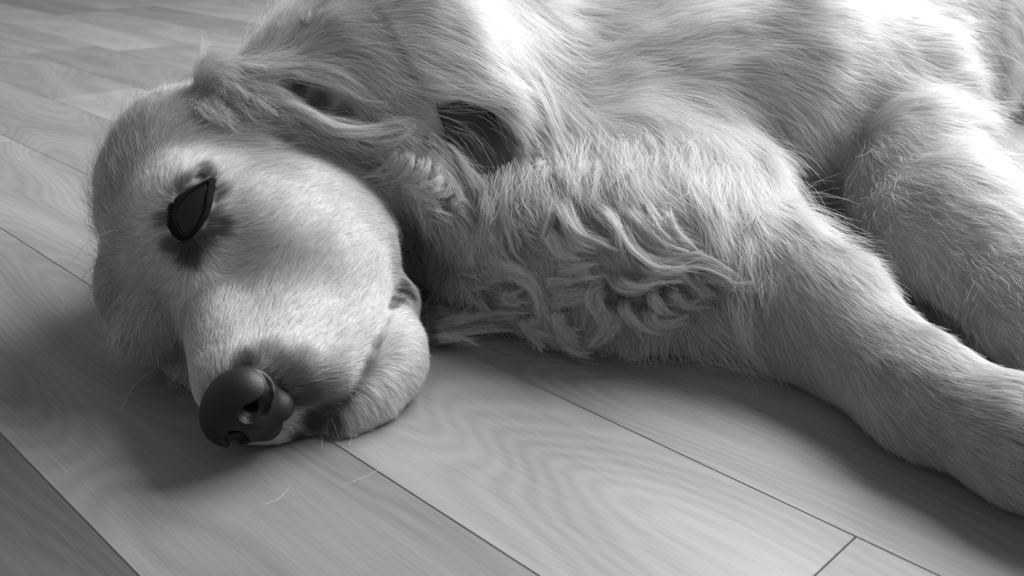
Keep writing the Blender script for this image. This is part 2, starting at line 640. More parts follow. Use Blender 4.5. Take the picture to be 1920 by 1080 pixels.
# the patch of it that shows between the tufts
def collar_depth(px, py):
    d = ray(px, py)
    ring = np.concatenate(rings)
    dd = (ring - CP) @ CF
    q = np.stack([960 + FPX * ((ring - CP) @ CR) / dd, 540 - FPX * ((ring - CP) @ CU) / dd], 1)
    near = np.argsort(np.hypot(q[:, 0] - px, q[:, 1] - py) + 400 * dd)[:4]
    return CP + d * dd[near].mean()


_q = np.concatenate(rings) - CP
_q = np.stack([960 + FPX * (_q @ CR) / (_q @ CF), 540 - FPX * (_q @ CU) / (_q @ CF), _q @ CF], 1)
print('collar at', np.round(_q[np.argsort(np.abs(_q[:, 1] - 250) + 300 * _q[:, 2])[:12]], 2).tolist())
OPEN = [(collar_depth(860, 228), 0.010), (collar_depth(895, 250), 0.012), (collar_depth(930, 268), 0.010), (collar_depth(845, 235), 0.008)]


EAR_OPEN = []
for (x_, y_, r_) in ((545, 164, 0.0040), (570, 172, 0.0050), (600, 184, 0.0062), (632, 200, 0.0060), (664, 216, 0.0050)):
    EAR_OPEN.append((trace(np.array([float(x_)]), np.array([float(y_)]))[0][0], r_))
OPEN += EAR_OPEN


def keep_clear(S):
    k = np.ones(len(S), bool)
    for c, r in OPEN:
        for j in range(S.shape[1]):
            for back in (0.0, 0.008, 0.018):
                k &= np.linalg.norm(S[:, j] - (c + unit((CP - c)[None])[0] * back), axis=1) > r
    return k | (rng.random(len(S)) < 0.02)


def unit(v):
    return v / (np.linalg.norm(v, axis=1)[:, None] + 1e-9)


# ------------------------------------------------------------------ fur
# the lie of the coat, read from the photo: pixel, direction in the picture, length (mm), lift, wave, hairs per cm2, tone, region
# regions: 0 head  1 ear  2 neck  3 chest  4 shoulder  5 upper foreleg  6 lower foreleg  7 belly
A = []


def arrows(region, length, lift, wave, dens, tone, rows):
    for r in rows:
        x, y, dx, dy = r[:4]
        A.append((x, y, dx, dy, r[4] if len(r) > 4 else length, lift, wave, dens, r[5] if len(r) > 5 else tone, region))


# muzzle and cheek
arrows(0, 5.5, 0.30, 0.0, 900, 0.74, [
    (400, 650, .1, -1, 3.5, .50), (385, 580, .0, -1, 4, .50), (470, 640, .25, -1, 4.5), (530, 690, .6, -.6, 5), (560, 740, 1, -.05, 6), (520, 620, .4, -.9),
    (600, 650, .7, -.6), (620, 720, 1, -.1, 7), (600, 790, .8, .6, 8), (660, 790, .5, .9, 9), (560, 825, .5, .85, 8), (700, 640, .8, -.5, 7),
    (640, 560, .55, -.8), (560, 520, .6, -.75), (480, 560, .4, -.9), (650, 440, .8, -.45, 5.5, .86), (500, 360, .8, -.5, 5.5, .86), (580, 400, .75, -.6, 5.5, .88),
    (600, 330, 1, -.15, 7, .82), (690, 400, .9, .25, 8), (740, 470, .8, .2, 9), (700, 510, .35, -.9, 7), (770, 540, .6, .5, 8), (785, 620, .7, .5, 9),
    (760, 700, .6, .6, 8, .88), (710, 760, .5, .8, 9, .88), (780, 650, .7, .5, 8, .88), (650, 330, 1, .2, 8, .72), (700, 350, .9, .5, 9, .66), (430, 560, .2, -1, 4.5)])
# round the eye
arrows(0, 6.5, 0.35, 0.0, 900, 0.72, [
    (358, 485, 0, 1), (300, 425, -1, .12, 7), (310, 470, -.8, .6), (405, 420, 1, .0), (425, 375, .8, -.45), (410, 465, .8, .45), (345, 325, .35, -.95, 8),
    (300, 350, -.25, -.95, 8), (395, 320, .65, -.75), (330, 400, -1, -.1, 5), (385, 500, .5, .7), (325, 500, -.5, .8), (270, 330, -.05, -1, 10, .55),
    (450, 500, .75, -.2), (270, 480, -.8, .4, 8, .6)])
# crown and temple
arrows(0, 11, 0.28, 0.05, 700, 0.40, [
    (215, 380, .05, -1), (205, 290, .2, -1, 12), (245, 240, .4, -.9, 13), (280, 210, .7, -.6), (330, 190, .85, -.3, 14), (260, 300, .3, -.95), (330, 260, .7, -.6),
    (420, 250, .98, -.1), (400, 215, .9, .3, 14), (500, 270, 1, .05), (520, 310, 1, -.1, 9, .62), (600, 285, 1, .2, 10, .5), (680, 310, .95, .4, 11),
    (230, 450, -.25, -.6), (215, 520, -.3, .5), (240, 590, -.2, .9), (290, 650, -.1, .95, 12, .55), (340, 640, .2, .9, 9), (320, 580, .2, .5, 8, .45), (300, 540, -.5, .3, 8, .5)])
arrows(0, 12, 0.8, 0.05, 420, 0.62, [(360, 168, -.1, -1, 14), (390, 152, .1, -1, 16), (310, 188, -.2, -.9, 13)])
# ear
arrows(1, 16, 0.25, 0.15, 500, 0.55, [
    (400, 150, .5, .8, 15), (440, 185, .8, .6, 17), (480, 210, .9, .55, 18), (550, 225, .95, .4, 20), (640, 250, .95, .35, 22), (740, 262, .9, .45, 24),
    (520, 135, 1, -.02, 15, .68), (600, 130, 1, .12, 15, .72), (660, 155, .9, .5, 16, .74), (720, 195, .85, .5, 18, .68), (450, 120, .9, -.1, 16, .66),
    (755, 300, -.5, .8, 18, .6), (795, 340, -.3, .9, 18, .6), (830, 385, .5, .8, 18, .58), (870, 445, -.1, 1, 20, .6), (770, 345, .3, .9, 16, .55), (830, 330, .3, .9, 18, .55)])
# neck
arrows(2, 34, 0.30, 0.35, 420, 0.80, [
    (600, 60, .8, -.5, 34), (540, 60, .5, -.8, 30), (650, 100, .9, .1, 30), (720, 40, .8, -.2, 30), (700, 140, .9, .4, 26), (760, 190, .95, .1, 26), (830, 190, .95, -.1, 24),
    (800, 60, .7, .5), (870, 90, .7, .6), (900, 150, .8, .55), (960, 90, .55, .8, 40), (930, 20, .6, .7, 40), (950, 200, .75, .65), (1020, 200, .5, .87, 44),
    (1050, 270, .4, .9, 42), (980, 270, .6, .8, 36), (880, 300, .15, 1, 18, .5), (930, 340, .1, 1, 18, .5), (830, 340, .3, .9, 16, .45), (780, 420, .3, .9, 16, .4)])  # throat rows darker: shade behind the jaw put into the tone
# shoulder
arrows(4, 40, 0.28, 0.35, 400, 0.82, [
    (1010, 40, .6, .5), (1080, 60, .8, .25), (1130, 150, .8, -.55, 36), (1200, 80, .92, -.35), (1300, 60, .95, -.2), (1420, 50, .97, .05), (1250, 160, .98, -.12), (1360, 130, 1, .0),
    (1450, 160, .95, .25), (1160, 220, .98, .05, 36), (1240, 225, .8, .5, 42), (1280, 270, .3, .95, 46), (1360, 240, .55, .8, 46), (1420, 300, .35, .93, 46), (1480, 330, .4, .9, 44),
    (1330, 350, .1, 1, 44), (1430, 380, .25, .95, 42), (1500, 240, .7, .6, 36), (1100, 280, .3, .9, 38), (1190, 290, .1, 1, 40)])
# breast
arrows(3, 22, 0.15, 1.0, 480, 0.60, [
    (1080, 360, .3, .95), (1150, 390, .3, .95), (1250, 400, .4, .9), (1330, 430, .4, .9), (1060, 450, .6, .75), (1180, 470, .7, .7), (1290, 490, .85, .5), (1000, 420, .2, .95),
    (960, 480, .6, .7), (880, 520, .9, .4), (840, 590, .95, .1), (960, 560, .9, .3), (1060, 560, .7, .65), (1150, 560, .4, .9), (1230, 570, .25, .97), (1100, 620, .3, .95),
    (1310, 560, .6, .8, 40), (1380, 470, .6, .7, 34), (900, 440, .2, .95, 18, .5), (820, 480, .4, .9, 16, .45)])  # the throat rows at the end also carry painted shade in their tone
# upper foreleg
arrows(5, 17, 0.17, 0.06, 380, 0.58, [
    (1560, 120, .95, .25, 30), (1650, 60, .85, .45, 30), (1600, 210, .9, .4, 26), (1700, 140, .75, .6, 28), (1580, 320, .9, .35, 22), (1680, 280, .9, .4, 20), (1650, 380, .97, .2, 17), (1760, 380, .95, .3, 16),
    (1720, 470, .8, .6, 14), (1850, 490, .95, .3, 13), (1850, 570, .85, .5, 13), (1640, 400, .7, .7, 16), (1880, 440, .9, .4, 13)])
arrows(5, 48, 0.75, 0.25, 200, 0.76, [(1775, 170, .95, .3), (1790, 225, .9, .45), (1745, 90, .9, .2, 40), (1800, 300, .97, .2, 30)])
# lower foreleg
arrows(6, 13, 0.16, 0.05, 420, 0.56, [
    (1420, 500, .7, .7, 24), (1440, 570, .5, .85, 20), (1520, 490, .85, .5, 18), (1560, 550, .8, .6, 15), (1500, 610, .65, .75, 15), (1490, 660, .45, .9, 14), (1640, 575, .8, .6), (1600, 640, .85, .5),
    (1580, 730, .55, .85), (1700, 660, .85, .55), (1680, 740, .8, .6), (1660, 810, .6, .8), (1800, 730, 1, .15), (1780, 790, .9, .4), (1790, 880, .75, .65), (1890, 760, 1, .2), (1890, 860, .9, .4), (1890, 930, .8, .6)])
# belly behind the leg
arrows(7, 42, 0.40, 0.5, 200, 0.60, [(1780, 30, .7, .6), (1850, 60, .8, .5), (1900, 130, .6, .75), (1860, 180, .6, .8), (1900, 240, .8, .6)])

A = np.array(A)
AP, AH, AD = trace(A[:, 0], A[:, 1])
AN = sdf_normal(AP)
va = CR * A[:, 2:3] - CU * A[:, 3:4]
va /= np.linalg.norm(va, axis=1)[:, None]
k_ = (va * AN).sum(1) / np.minimum((AD * AN).sum(1), -0.30)
AT = va - AD * k_[:, None]
AT -= AN * (AT * AN).sum(1)[:, None]
AT /= np.linalg.norm(AT, axis=1)[:, None]
print('arrows that miss:', [tuple(a[:2].astype(int)) for a, hh in zip(A, AH) if not hh])
AP, AT, A = AP[AH], AT[AH], A[AH]

# dark markings of the coat, closing with shade painted into the ear hollow: pixel, radius (px), tone factor
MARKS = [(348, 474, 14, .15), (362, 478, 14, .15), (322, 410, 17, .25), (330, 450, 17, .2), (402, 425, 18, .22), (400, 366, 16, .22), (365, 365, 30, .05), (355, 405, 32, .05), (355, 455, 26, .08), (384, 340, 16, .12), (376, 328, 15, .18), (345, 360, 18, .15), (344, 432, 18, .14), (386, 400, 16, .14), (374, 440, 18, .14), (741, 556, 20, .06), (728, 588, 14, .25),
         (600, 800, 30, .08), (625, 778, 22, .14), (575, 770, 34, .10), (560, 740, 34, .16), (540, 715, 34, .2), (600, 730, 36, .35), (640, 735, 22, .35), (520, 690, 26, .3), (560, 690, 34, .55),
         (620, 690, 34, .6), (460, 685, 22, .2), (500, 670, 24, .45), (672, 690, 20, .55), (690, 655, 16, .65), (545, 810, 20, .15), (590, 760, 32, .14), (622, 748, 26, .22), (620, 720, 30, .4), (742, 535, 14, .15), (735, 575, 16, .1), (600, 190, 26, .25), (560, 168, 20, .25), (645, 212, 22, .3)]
MK = np.array(MARKS)
SOCKETS[0] = False
MP, MH, MD = trace(MK[:, 0], MK[:, 1])
SOCKETS[0] = True
MRAD = MK[:, 2] * np.linalg.norm(MP - CP, axis=1) / FPX

# field on a coarse lattice round the skin
FG = 0.004
FN = np.ceil((HI - LO) / FG).astype(int) + 1
fi = np.stack(np.meshgrid(*[np.arange(k) for k in FN], indexing='ij'), -1).reshape(-1, 3)
fpos = LO + fi * FG
fd = vol_sample(fpos)
sel = np.abs(fd) < 0.016
fpos = fpos[sel]
NF = len(fpos)
FIELD = np.zeros((int(np.prod(FN)), 8), np.float32)      # dir3, len, lift, wave, dens, tone
REG = np.zeros(int(np.prod(FN)), np.int8)
vals = np.empty((NF, 8), np.float32); regs = np.empty(NF, np.int8)
fn_ = vol_normal(fpos)
for s in range(0, NF, 20000):
    p = fpos[s:s + 20000]
    d2 = ((p[:, None, :] - AP[None]) ** 2).sum(2)
    w = 1.0 / (d2 + 0.0035 ** 2) ** 2
    ws = w / w.sum(1)[:, None]
    d3 = ws @ AT
    d3 -= fn_[s:s + 20000] * (d3 * fn_[s:s + 20000]).sum(1)[:, None]
    d3 /= np.linalg.norm(d3, axis=1)[:, None] + 1e-6
    vals[s:s + 20000, :3] = d3
    vals[s:s + 20000, 3:8] = ws @ A[:, [4, 5, 6, 7, 8]]
    regs[s:s + 20000] = A[d2.argmin(1), 9]
flat = np.flatnonzero(sel)
FIELD[flat] = vals; REG[flat] = regs
print('field', NF, round(time.time() - T_START, 1))


def field(P, jitter=True):
    q = (P - LO) / FG
    i = np.clip(np.floor(q + (rng.random(q.shape) if jitter else 0.5)), 0, FN - 1).astype(np.int64)
    return (i[:, 0] * FN[1] + i[:, 1]) * FN[2] + i[:, 2]


def wob(P, fq, seed):
    """cheap smooth vector noise"""
    r = np.random.default_rng(seed)
    o = np.zeros_like(P)
    for _ in range(4):
        kk = r.normal(size=(3, 3)) * fq
        o += np.sin(P @ kk + r.random(3) * 6.28)
    return o * 0.5


def unit(v):
    return v / (np.linalg.norm(v, axis=1)[:, None] + 1e-9)


def roots_on_body(total_scale):
    V = BV; Q = BQ
    a, b, c, d = V[Q[:, 0]], V[Q[:, 1]], V[Q[:, 2]], V[Q[:, 3]]
    ar = 0.5 * np.linalg.norm(np.cross(c - a, d - b), axis=1)
    cen = (a + b + c + d) / 4
    fidx = field(cen, False)
    dens = FIELD[fidx, 6] * 1e4                          # per m2
    nrm = unit(np.cross(c - a, d - b))
    view = unit(CP - cen)
    facing = (nrm * view).sum(1)
    dens = dens * np.where(facing > -0.25, 1.0, 0.15)
    dens[(cen[:, 2] < 0.003)] = 0
    dens[cen[:, 0] > 0.62] = 0
    dens[cen[:, 1] > 1.1] *= 0.3
    sc = (cen - CP) @ CF
    pxx = 960 + FPX * ((cen - CP) @ CR) / sc
    pyy = 540 - FPX * ((cen - CP) @ CU) / sc
    far = (pxx < -100) | (pxx > 2010) | (pyy < -90)
    dens = dens * np.where(far, 0.12, 1.0)
    dens = dens * np.clip(0.55 / sc, 0.25, 1.0)
    # no fur on the nose or in the eyes
    q = unhead(cen)
    ee = (pxx - CEN[0] + (pyy - CEN[1]) * 0.28) / 37, (pyy - CEN[1]) / 58
    dens[(ee[0] ** 2 + ee[1] ** 2 < 1) & (q[:, 1] > 0.5) & (q[:, 0] < 4)] = 0
    dens[sdf_nose((q - NOSE_C) / 0.80 + np.array([9.6, 0, -3.6])) < -0.05] = 0
    n = rng.poisson(ar * dens * total_scale)
    f = np.repeat(np.arange(len(Q)), n)
    u, v = rng.random(len(f)), rng.random(len(f))
    p = (a[f] * ((1 - u) * (1 - v))[:, None] + b[f] * (u * (1 - v))[:, None] + c[f] * (u * v)[:, None] + d[f] * ((1 - u) * v)[:, None])
    return p, nrm[f]


def cells(P, size, seed):
    w = P + wob(P, 1.2 / size, seed) * size * 0.35
    k = np.floor(w / size).astype(np.int64)
    key = (k[:, 0] * 73856093) ^ (k[:, 1] * 19349663) ^ (k[:, 2] * 83492791)
    _, inv = np.unique(key, return_inverse=True)
    return inv.ravel()


def clump(S, ids, amount, power, length):
    """pull every strand towards the mean strand of its tuft, more so at the tip"""
    N, n, _ = S.shape
    m = ids.max() + 1
    cnt = np.bincount(ids, minlength=m)[:, None]
    t = np.linspace(0, 1, n)
    out = S.copy()
    for k in range(1, n):
        mean = np.stack([np.bincount(ids, S[:, k, i], m) for i in range(3)], 1) / cnt
        out[:, k] += (mean[ids] - S[:, k]) * (amount * t[k] ** power)[:, None]
    return out


def push_out(P, clear):
    d = vol_sample(P)
    band = np.abs((P - COL_O) @ COL_N) < COL_W / 2 + 0.004
    clear = np.where(band & (np.linalg.norm(P - COL_O, axis=1) < 0.11), np.maximum(clear, 0.0062), clear)
    need = np.clip(clear - d, 0, 0.02)
    m = need > 0
    if m.any():
        P[m] += vol_normal(P[m]) * need[m][:, None]
    P[:, 2] = np.maximum(P[:, 2], 0.0008)
    return P


def grow(root, nrm, n):
    f0 = FIELD[field(root)]
    N = len(root)
    L = f0[:, 3] * 0.001 * rng.uniform(0.65, 1.2, N)
    lift = f0[:, 4] * rng.uniform(0.5, 1.4, N)
    wave = f0[:, 5]
    S = np.empty((N, n, 3), np.float32)
    S[:, 0] = root - nrm * 0.0008
    pos = root.copy()
    d = unit(f0[:, :3].astype(float))
    nr = nrm.copy()
    step = L / (n - 1)
    low = 0.30 + 0.6 * np.clip((L - 0.008) / 0.03, 0, 1)
    rootw = wob(root, 160, 3)
    own = rng.normal(size=(N, 3)) * (0.08 + 0.28 * np.clip((L - 0.008) / 0.02, 0, 1))[:, None]
    for k in range(1, n):
        t = k / (n - 1)
        if k > 1:
            fi_ = field(pos)
            fv = FIELD[fi_, :3]
            ok = np.abs(fv).sum(1) > 0
            d[ok] = unit(d[ok] * 0.45 + fv[ok] * 0.55)
        nz = wob(pos, 45, 21) * (0.06 + 0.30 * wave)[:, None] + wob(pos, 150, 22) * (0.03 + 0.28 * wave)[:, None] + rootw * 0.10
        nz += own * t + rng.normal(size=(N, 3)) * 0.04
        sl = lift * (1.0 - 0.95 * t)
        v = unit(d + nz + nr * sl[:, None] + np.array([0, 0, -1]) * (0.35 * t * np.clip(L / 0.04, 0, 1))[:, None])
        pos = pos + v * step[:, None]
        pos = push_out(pos, np.minimum(0.0006 + lift * L * 0.25 * min(1, 2 * t), 0.006))
        S[:, k] = pos
        nr = vol_normal(pos) if k % 2 == 1 else nr
    return S, L, wave


def make_curves(name, S, radius, shade, mat, parent=None, tip=0.25):
    N, n, _ = S.shape
    cu = bpy.data.hair_curves.new(name)
    cu.add_curves([n] * N)
    cu.attributes['position'].data.foreach_set('vector', np.ascontiguousarray(S, np.float32).ravel())
    ra = cu.attributes.get('radius') or cu.attributes.new('radius', 'FLOAT', 'POINT')
    t = np.linspace(0, 1, n)
    prof = 1 - (1 - tip) * t ** 1.6
    ra.data.foreach_set('value', (np.asarray(radius)[:, None] * prof[None]).astype(np.float32).ravel())
    sa = cu.attributes.new('shade', 'FLOAT', 'CURVE')
    sa.data.foreach_set('value', np.asarray(shade, np.float32))
    cu.materials.append(mat)
    o = bpy.data.objects.new(name, cu)
    col.objects.link(o)
    o.parent = parent
    o['kind'] = 'stuff'
    return o


def fur_material():
    m = bpy.data.materials.new('dog_fur')
    t, n, l = nt(m)
    out = n.new('ShaderNodeOutputMaterial')
    at_ = n.new('ShaderNodeAttribute'); at_.attribute_name = 'shade'
    cc = n.new('ShaderNodeCombineColor')
    for i in range(3):
        l.new(at_.outputs['Fac'], cc.inputs[i])
    h = n.new('ShaderNodeBsdfHairPrincipled')
    h.parametrization = 'COLOR'
    l.new(cc.outputs[0], h.inputs['Color'])
    h.inputs['Roughness'].default_value = 0.35
    h.inputs['Radial Roughness'].default_value = 0.55
    df = n.new('ShaderNodeBsdfDiffuse')
    l.new(cc.outputs[0], df.inputs['Color'])
    mx = n.new('ShaderNodeMixShader'); mx.inputs[0].default_value = 0.68
    l.new(h.outputs[0], mx.inputs[1]); l.new(df.outputs[0], mx.inputs[2])
    l.new(mx.outputs[0], out.inputs['Surface'])
    return m


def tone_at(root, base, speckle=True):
    """coat tone with its dark markings and the painted shade of the ear hollow; single hairs are either dark or pale, so markings fray at the rim"""
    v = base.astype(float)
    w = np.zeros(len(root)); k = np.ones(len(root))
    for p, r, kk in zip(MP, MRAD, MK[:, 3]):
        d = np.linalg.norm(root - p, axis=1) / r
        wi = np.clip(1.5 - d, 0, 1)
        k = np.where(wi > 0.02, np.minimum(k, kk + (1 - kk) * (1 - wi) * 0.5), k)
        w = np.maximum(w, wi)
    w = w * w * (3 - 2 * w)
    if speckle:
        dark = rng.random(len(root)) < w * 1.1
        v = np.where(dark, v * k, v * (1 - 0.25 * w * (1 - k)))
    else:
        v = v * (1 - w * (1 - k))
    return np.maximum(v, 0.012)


REGION_NAMES = {0: 'head_fur', 1: 'ear_fur', 2: 'neck_fur', 3: 'breast_fur', 4: 'shoulder_fur', 5: 'foreleg_fur', 6: 'foreleg_fur', 7: 'belly_fur'}
sk = body.data.attributes.new('shade', 'FLOAT', 'POINT')
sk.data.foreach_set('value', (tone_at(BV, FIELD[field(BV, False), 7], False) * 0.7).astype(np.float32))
if FUR:
    M_FUR = fur_material()
    rp, rn = roots_on_body(1.0)
    fidx = field(rp, False)
    rg = REG[fidx]
    print('hairs', len(rp), np.bincount(rg), round(time.time() - T_START, 1))
    for r in range(8):
        m = rg == r
        if not m.any():
            continue
        p, nn = rp[m], rn[m]
        npt = 5 if r == 0 else (8 if r in (1, 5, 6) else 11)
        S, L, wave = grow(p, nn, npt)
        size = {0: 0.0016, 1: 0.0035, 2: 0.0045, 3: 0.009, 4: 0.0045, 5: 0.0035, 6: 0.003, 7: 0.007}[r]
        amt = {0: 0.45, 1: 0.6, 2: 0.5, 3: 0.75, 4: 0.55, 5: 0.5, 6: 0.45, 7: 0.6}[r]
        ids = cells(p, size, 40 + r)
        am = amt * rng.uniform(0.5, 1.1, len(p))
        am[rng.random(len(p)) < 0.25] *= 0.2            # stray hairs
        S = clump(S, ids, am, 1.1, L)
        if r in (1, 2, 3, 4, 7):
            S = clump(S, cells(p, size * 2.8, 60 + r), np.where(rng.random(len(p)) < 0.3, 0.1, rng.uniform(0.2, 0.6, len(p))), 1.4, L)
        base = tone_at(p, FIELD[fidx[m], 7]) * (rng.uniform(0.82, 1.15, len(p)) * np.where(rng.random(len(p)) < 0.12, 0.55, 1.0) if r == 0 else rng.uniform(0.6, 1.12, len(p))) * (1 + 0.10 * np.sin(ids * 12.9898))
        rad = np.full(len(p), {0: 0.045e-3, 1: 0.05e-3}.get(r, 0.055e-3)) * rng.uniform(0.7, 1.2, len(p))
        # longer guard hairs that stand off the coat
        gd = (rng.random(len(p)) < (0.03 * (FIELD[fidx[m], 7] < 0.48) if r == 0 else 0.0 if r == 6 else 0.02 if r == 5 else 0.08))
        if gd.any():
            t_ = np.linspace(0, 1, npt)[None, :, None]
            S[gd] += (S[gd] - S[gd][:, :1]) * 0.35 * t_ + nn[gd][:, None, :] * 0.006 * t_ * rng.random((gd.sum(), 1, 1)) \
                + np.sin(t_ * rng.uniform(2, 6, (gd.sum(), 1, 1)) + rng.random((gd.sum(), 1, 3)) * 6.28) * 0.0025 * t_
            rad[gd] *= 1.35
            base[gd] = base[gd] if r == 0 else base[gd] * 0.4 + 0.52
        if r in (0, 1, 2, 3, 4):
            kk_ = keep_clear(S)
            S, rad, base = S[kk_], rad[kk_], base[kk_]
        S[..., 2] = np.maximum(S[..., 2], 0.0006)
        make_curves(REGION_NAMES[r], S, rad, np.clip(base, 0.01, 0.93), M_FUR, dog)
    print('fur', round(time.time() - T_START, 1))

# ------------------------------------------------------------------ locks of longer hair that can be told apart
# pixels along the lock, width (px), lift off the coat (mm), tone, region
LOCKS = []


def locks(region, width, lift, tone, rows, dens=9):
    lift += {1: 2, 2: 6, 3: 8, 4: 5, 5: 1}[region]
    for r in rows:
        LOCKS.append((np.array(r, float), width, lift, tone, region, dens))


# fringe of the ear over the cheek
locks(1, 15, 6, .86, [
    [(750, 266), (742, 295), (715, 318), (668, 331)], [(758, 270), (756, 300), (735, 325), (695, 336)], [(770, 272), (773, 305), (755, 328), (715, 337)],
    [(792, 282), (797, 310), (775, 335), (730, 346)], [(838, 318), (815, 337), (782, 348), (742, 346)], [(848, 338), (815, 356), (775, 363), (735, 356)],
    [(700, 335), (740, 364), (790, 385), (838, 394)], [(715, 346), (760, 380), (800, 404), (838, 419)], [(745, 352), (790, 372), (838, 384)], [(690, 330), (730, 352), (780, 374), (830, 403)],
    [(868, 408), (873, 440), (869, 472), (862, 508)], [(900, 424), (885, 446), (873, 476), (862, 512)], [(908, 440), (890, 465), (876, 492), (864, 516)], [(916, 452), (900, 476), (880, 502), (862, 522)],
    [(890, 415), (882, 440), (880, 470), (868, 500)]])
locks(1, 13, 5, .64, [
    [(780, 268), (815, 262), (834, 285), (822, 306), (808, 296)], [(790, 262), (826, 272), (838, 300), (826, 320)], [(850, 330), (846, 350), (826, 366), (800, 372)],
    [(835, 424), (850, 438), (856, 458), (840, 466)], [(838, 402), (858, 380), (882, 390), (902, 416)], [(850, 416), (870, 396), (895, 402), (908, 428)], [(830, 330), (850, 350), (858, 375), (846, 395)],
    [(846, 290), (880, 296), (904, 320), (915, 346)], [(808, 300), (812, 320), (800, 340), (775, 350)], [(800, 380), (825, 400), (845, 420), (852, 445)]])
locks(1, 6, 5, .70, [[(650, 255), (690, 282), (730, 276), (766, 248)], [(660, 250), (700, 266), (745, 262), (772, 242)], [(640, 250), (670, 276), (700, 290), (740, 284)], [(690, 262), (720, 285), (705, 300), (672, 306)]])
# front and back of the ear flap
locks(1, 16, 4, .58, [
    [(395, 155), (430, 185), (465, 210), (490, 226)], [(415, 148), (455, 180), (485, 208), (506, 232)], [(350, 180), (375, 199), (400, 217), (435, 239)], [(372, 176), (405, 208), (452, 241)],
    [(385, 168), (420, 203), (446, 231)], [(500, 214), (535, 228), (560, 245), (578, 266)], [(440, 170), (480, 196), (520, 216), (556, 236)]])
locks(1, 22, 5, .84, [
    [(500, 198), (545, 198), (585, 213), (622, 232), (662, 240), (705, 238), (760, 229), (800, 221)], [(520, 206), (560, 210), (600, 230), (650, 248), (700, 250), (740, 246)],
    [(510, 138), (550, 141), (590, 153), (630, 170), (672, 191), (710, 190)], [(430, 125), (470, 130), (520, 128), (570, 132), (620, 148)], [(540, 128), (590, 134), (640, 152), (690, 182), (722, 196)]])
locks(1, 10, 0, .60, [[(378, 142), (379, 105), (384, 62)]], 2)
# tufts below the collar
locks(2, 22, 7, .66, [
    [(905, 290), (930, 330), (950, 380), (958, 430), (965, 465), (985, 481)], [(945, 290), (960, 330), (962, 380), (962, 430), (972, 468), (990, 480)], [(965, 253), (985, 290), (1018, 306)],
    [(958, 238), (1000, 275), (1022, 302)], [(926, 398), (924, 450), (931, 480), (956, 500)], [(985, 310), (985, 350), (992, 395)], [(915, 300), (935, 345), (948, 395), (955, 440)], [(1000, 300), (1002, 345), (1000, 390)]])
# breast
locks(3, 22, 9, .68, [
    [(1033, 335), (1048, 375), (1062, 415), (1085, 445), (1125, 458), (1165, 478)], [(1090, 395), (1125, 410), (1155, 445), (1172, 485), (1185, 510)], [(1137, 375), (1155, 410), (1182, 452), (1214, 480), (1255, 495), (1300, 485)],
    [(1160, 370), (1185, 410), (1215, 445), (1255, 470), (1300, 470)], [(1190, 365), (1215, 400), (1250, 440), (1290, 462)], [(1230, 380), (1245, 410), (1270, 440), (1310, 460)],
    [(1186, 450), (1199, 480), (1229, 496), (1262, 497), (1295, 487), (1328, 498), (1358, 515), (1390, 542)],
    [(1158, 495), (1152, 512), (1160, 530), (1182, 541), (1208, 540), (1230, 530), (1256, 522), (1277, 530), (1290, 547), (1306, 561)],
    [(1172, 545), (1168, 572), (1175, 592), (1190, 610), (1210, 623), (1232, 627), (1250, 619)], [(1205, 540), (1220, 560), (1230, 578), (1248, 591), (1268, 597)]])
locks(3, 24, 7, .66, [
    [(1150, 535), (1120, 545), (1108, 568), (1120, 590), (1130, 615), (1118, 638)], [(1160, 560), (1156, 590), (1145, 620), (1125, 640), (1095, 650)], [(1140, 560), (1138, 600), (1120, 635), (1090, 655)],
    [(1276, 520), (1310, 540), (1335, 548), (1352, 540)], [(1300, 490), (1335, 520), (1370, 530), (1420, 530)], [(885, 525), (910, 508), (940, 503), (972, 512), (995, 530), (1012, 556), (1018, 580)],
    [(880, 535), (915, 520), (950, 516), (980, 530), (1000, 552), (1008, 578)], [(936, 548), (960, 557), (986, 558)], [(1035, 515), (1070, 505), (1120, 508)], [(1010, 550), (1035, 530), (1080, 530), (1118, 520)],
    [(1015, 560), (1060, 560), (1112, 550)], [(800, 622), (850, 605), (900, 598), (960, 590), (986, 588)], [(800, 625), (850, 615), (900, 612), (960, 616)], [(800, 628), (850, 630), (900, 637)],
    [(800, 604), (850, 590), (880, 580), (902, 562)], [(850, 570), (880, 562), (905, 568), (912, 586)], [(1038, 565), (1045, 600), (1065, 622), (1096, 629)], [(1000, 590), (1000, 615), (1015, 635), (1046, 649)],
    [(990, 580), (995, 620), (1020, 650)], [(1050, 600), (1055, 635), (1075, 655), (1112, 661)], [(1013, 345), (1040, 370), (1042, 400), (1020, 430)], [(1000, 420), (1030, 440), (1060, 470), (1100, 480)],
    [(1035, 298), (1015, 320), (1012, 348)], [(1040, 305), (1060, 330), (1086, 346)], [(1210, 560), (1215, 590), (1235, 606), (1275, 600)], [(1250, 530), (1275, 560), (1295, 575), (1330, 572)],
    [(800, 560), (840, 548), (880, 540), (920, 545)], [(790, 520), (830, 515), (870, 520), (900, 535)]])
locks(4, 12, 8, .74, [
    [(1110, 285), (1087, 330), (1070, 375)], [(1135, 280), (1120, 330), (1108, 380)], [(1200, 295), (1165, 330), (1130, 368)], [(1240, 225), (1255, 265), (1248, 320), (1262, 365)], [(1270, 215), (1295, 255), (1300, 310), (1318, 360)],
    [(1300, 210), (1335, 250), (1350, 310), (1360, 370)], [(1340, 205), (1380, 250), (1400, 310), (1405, 370)], [(1390, 210), (1430, 260), (1450, 320), (1462, 390)], [(1430, 220), (1470, 275), (1495, 335), (1520, 400)],
    [(1450, 215), (1500, 265), (1530, 310)], [(1210, 235), (1222, 280), (1238, 330)], [(1320, 330), (1335, 380), (1370, 410), (1400, 405)], [(1285, 300), (1290, 350), (1320, 395)], [(1400, 330), (1420, 380), (1410, 420), (1380, 440)]], 6)
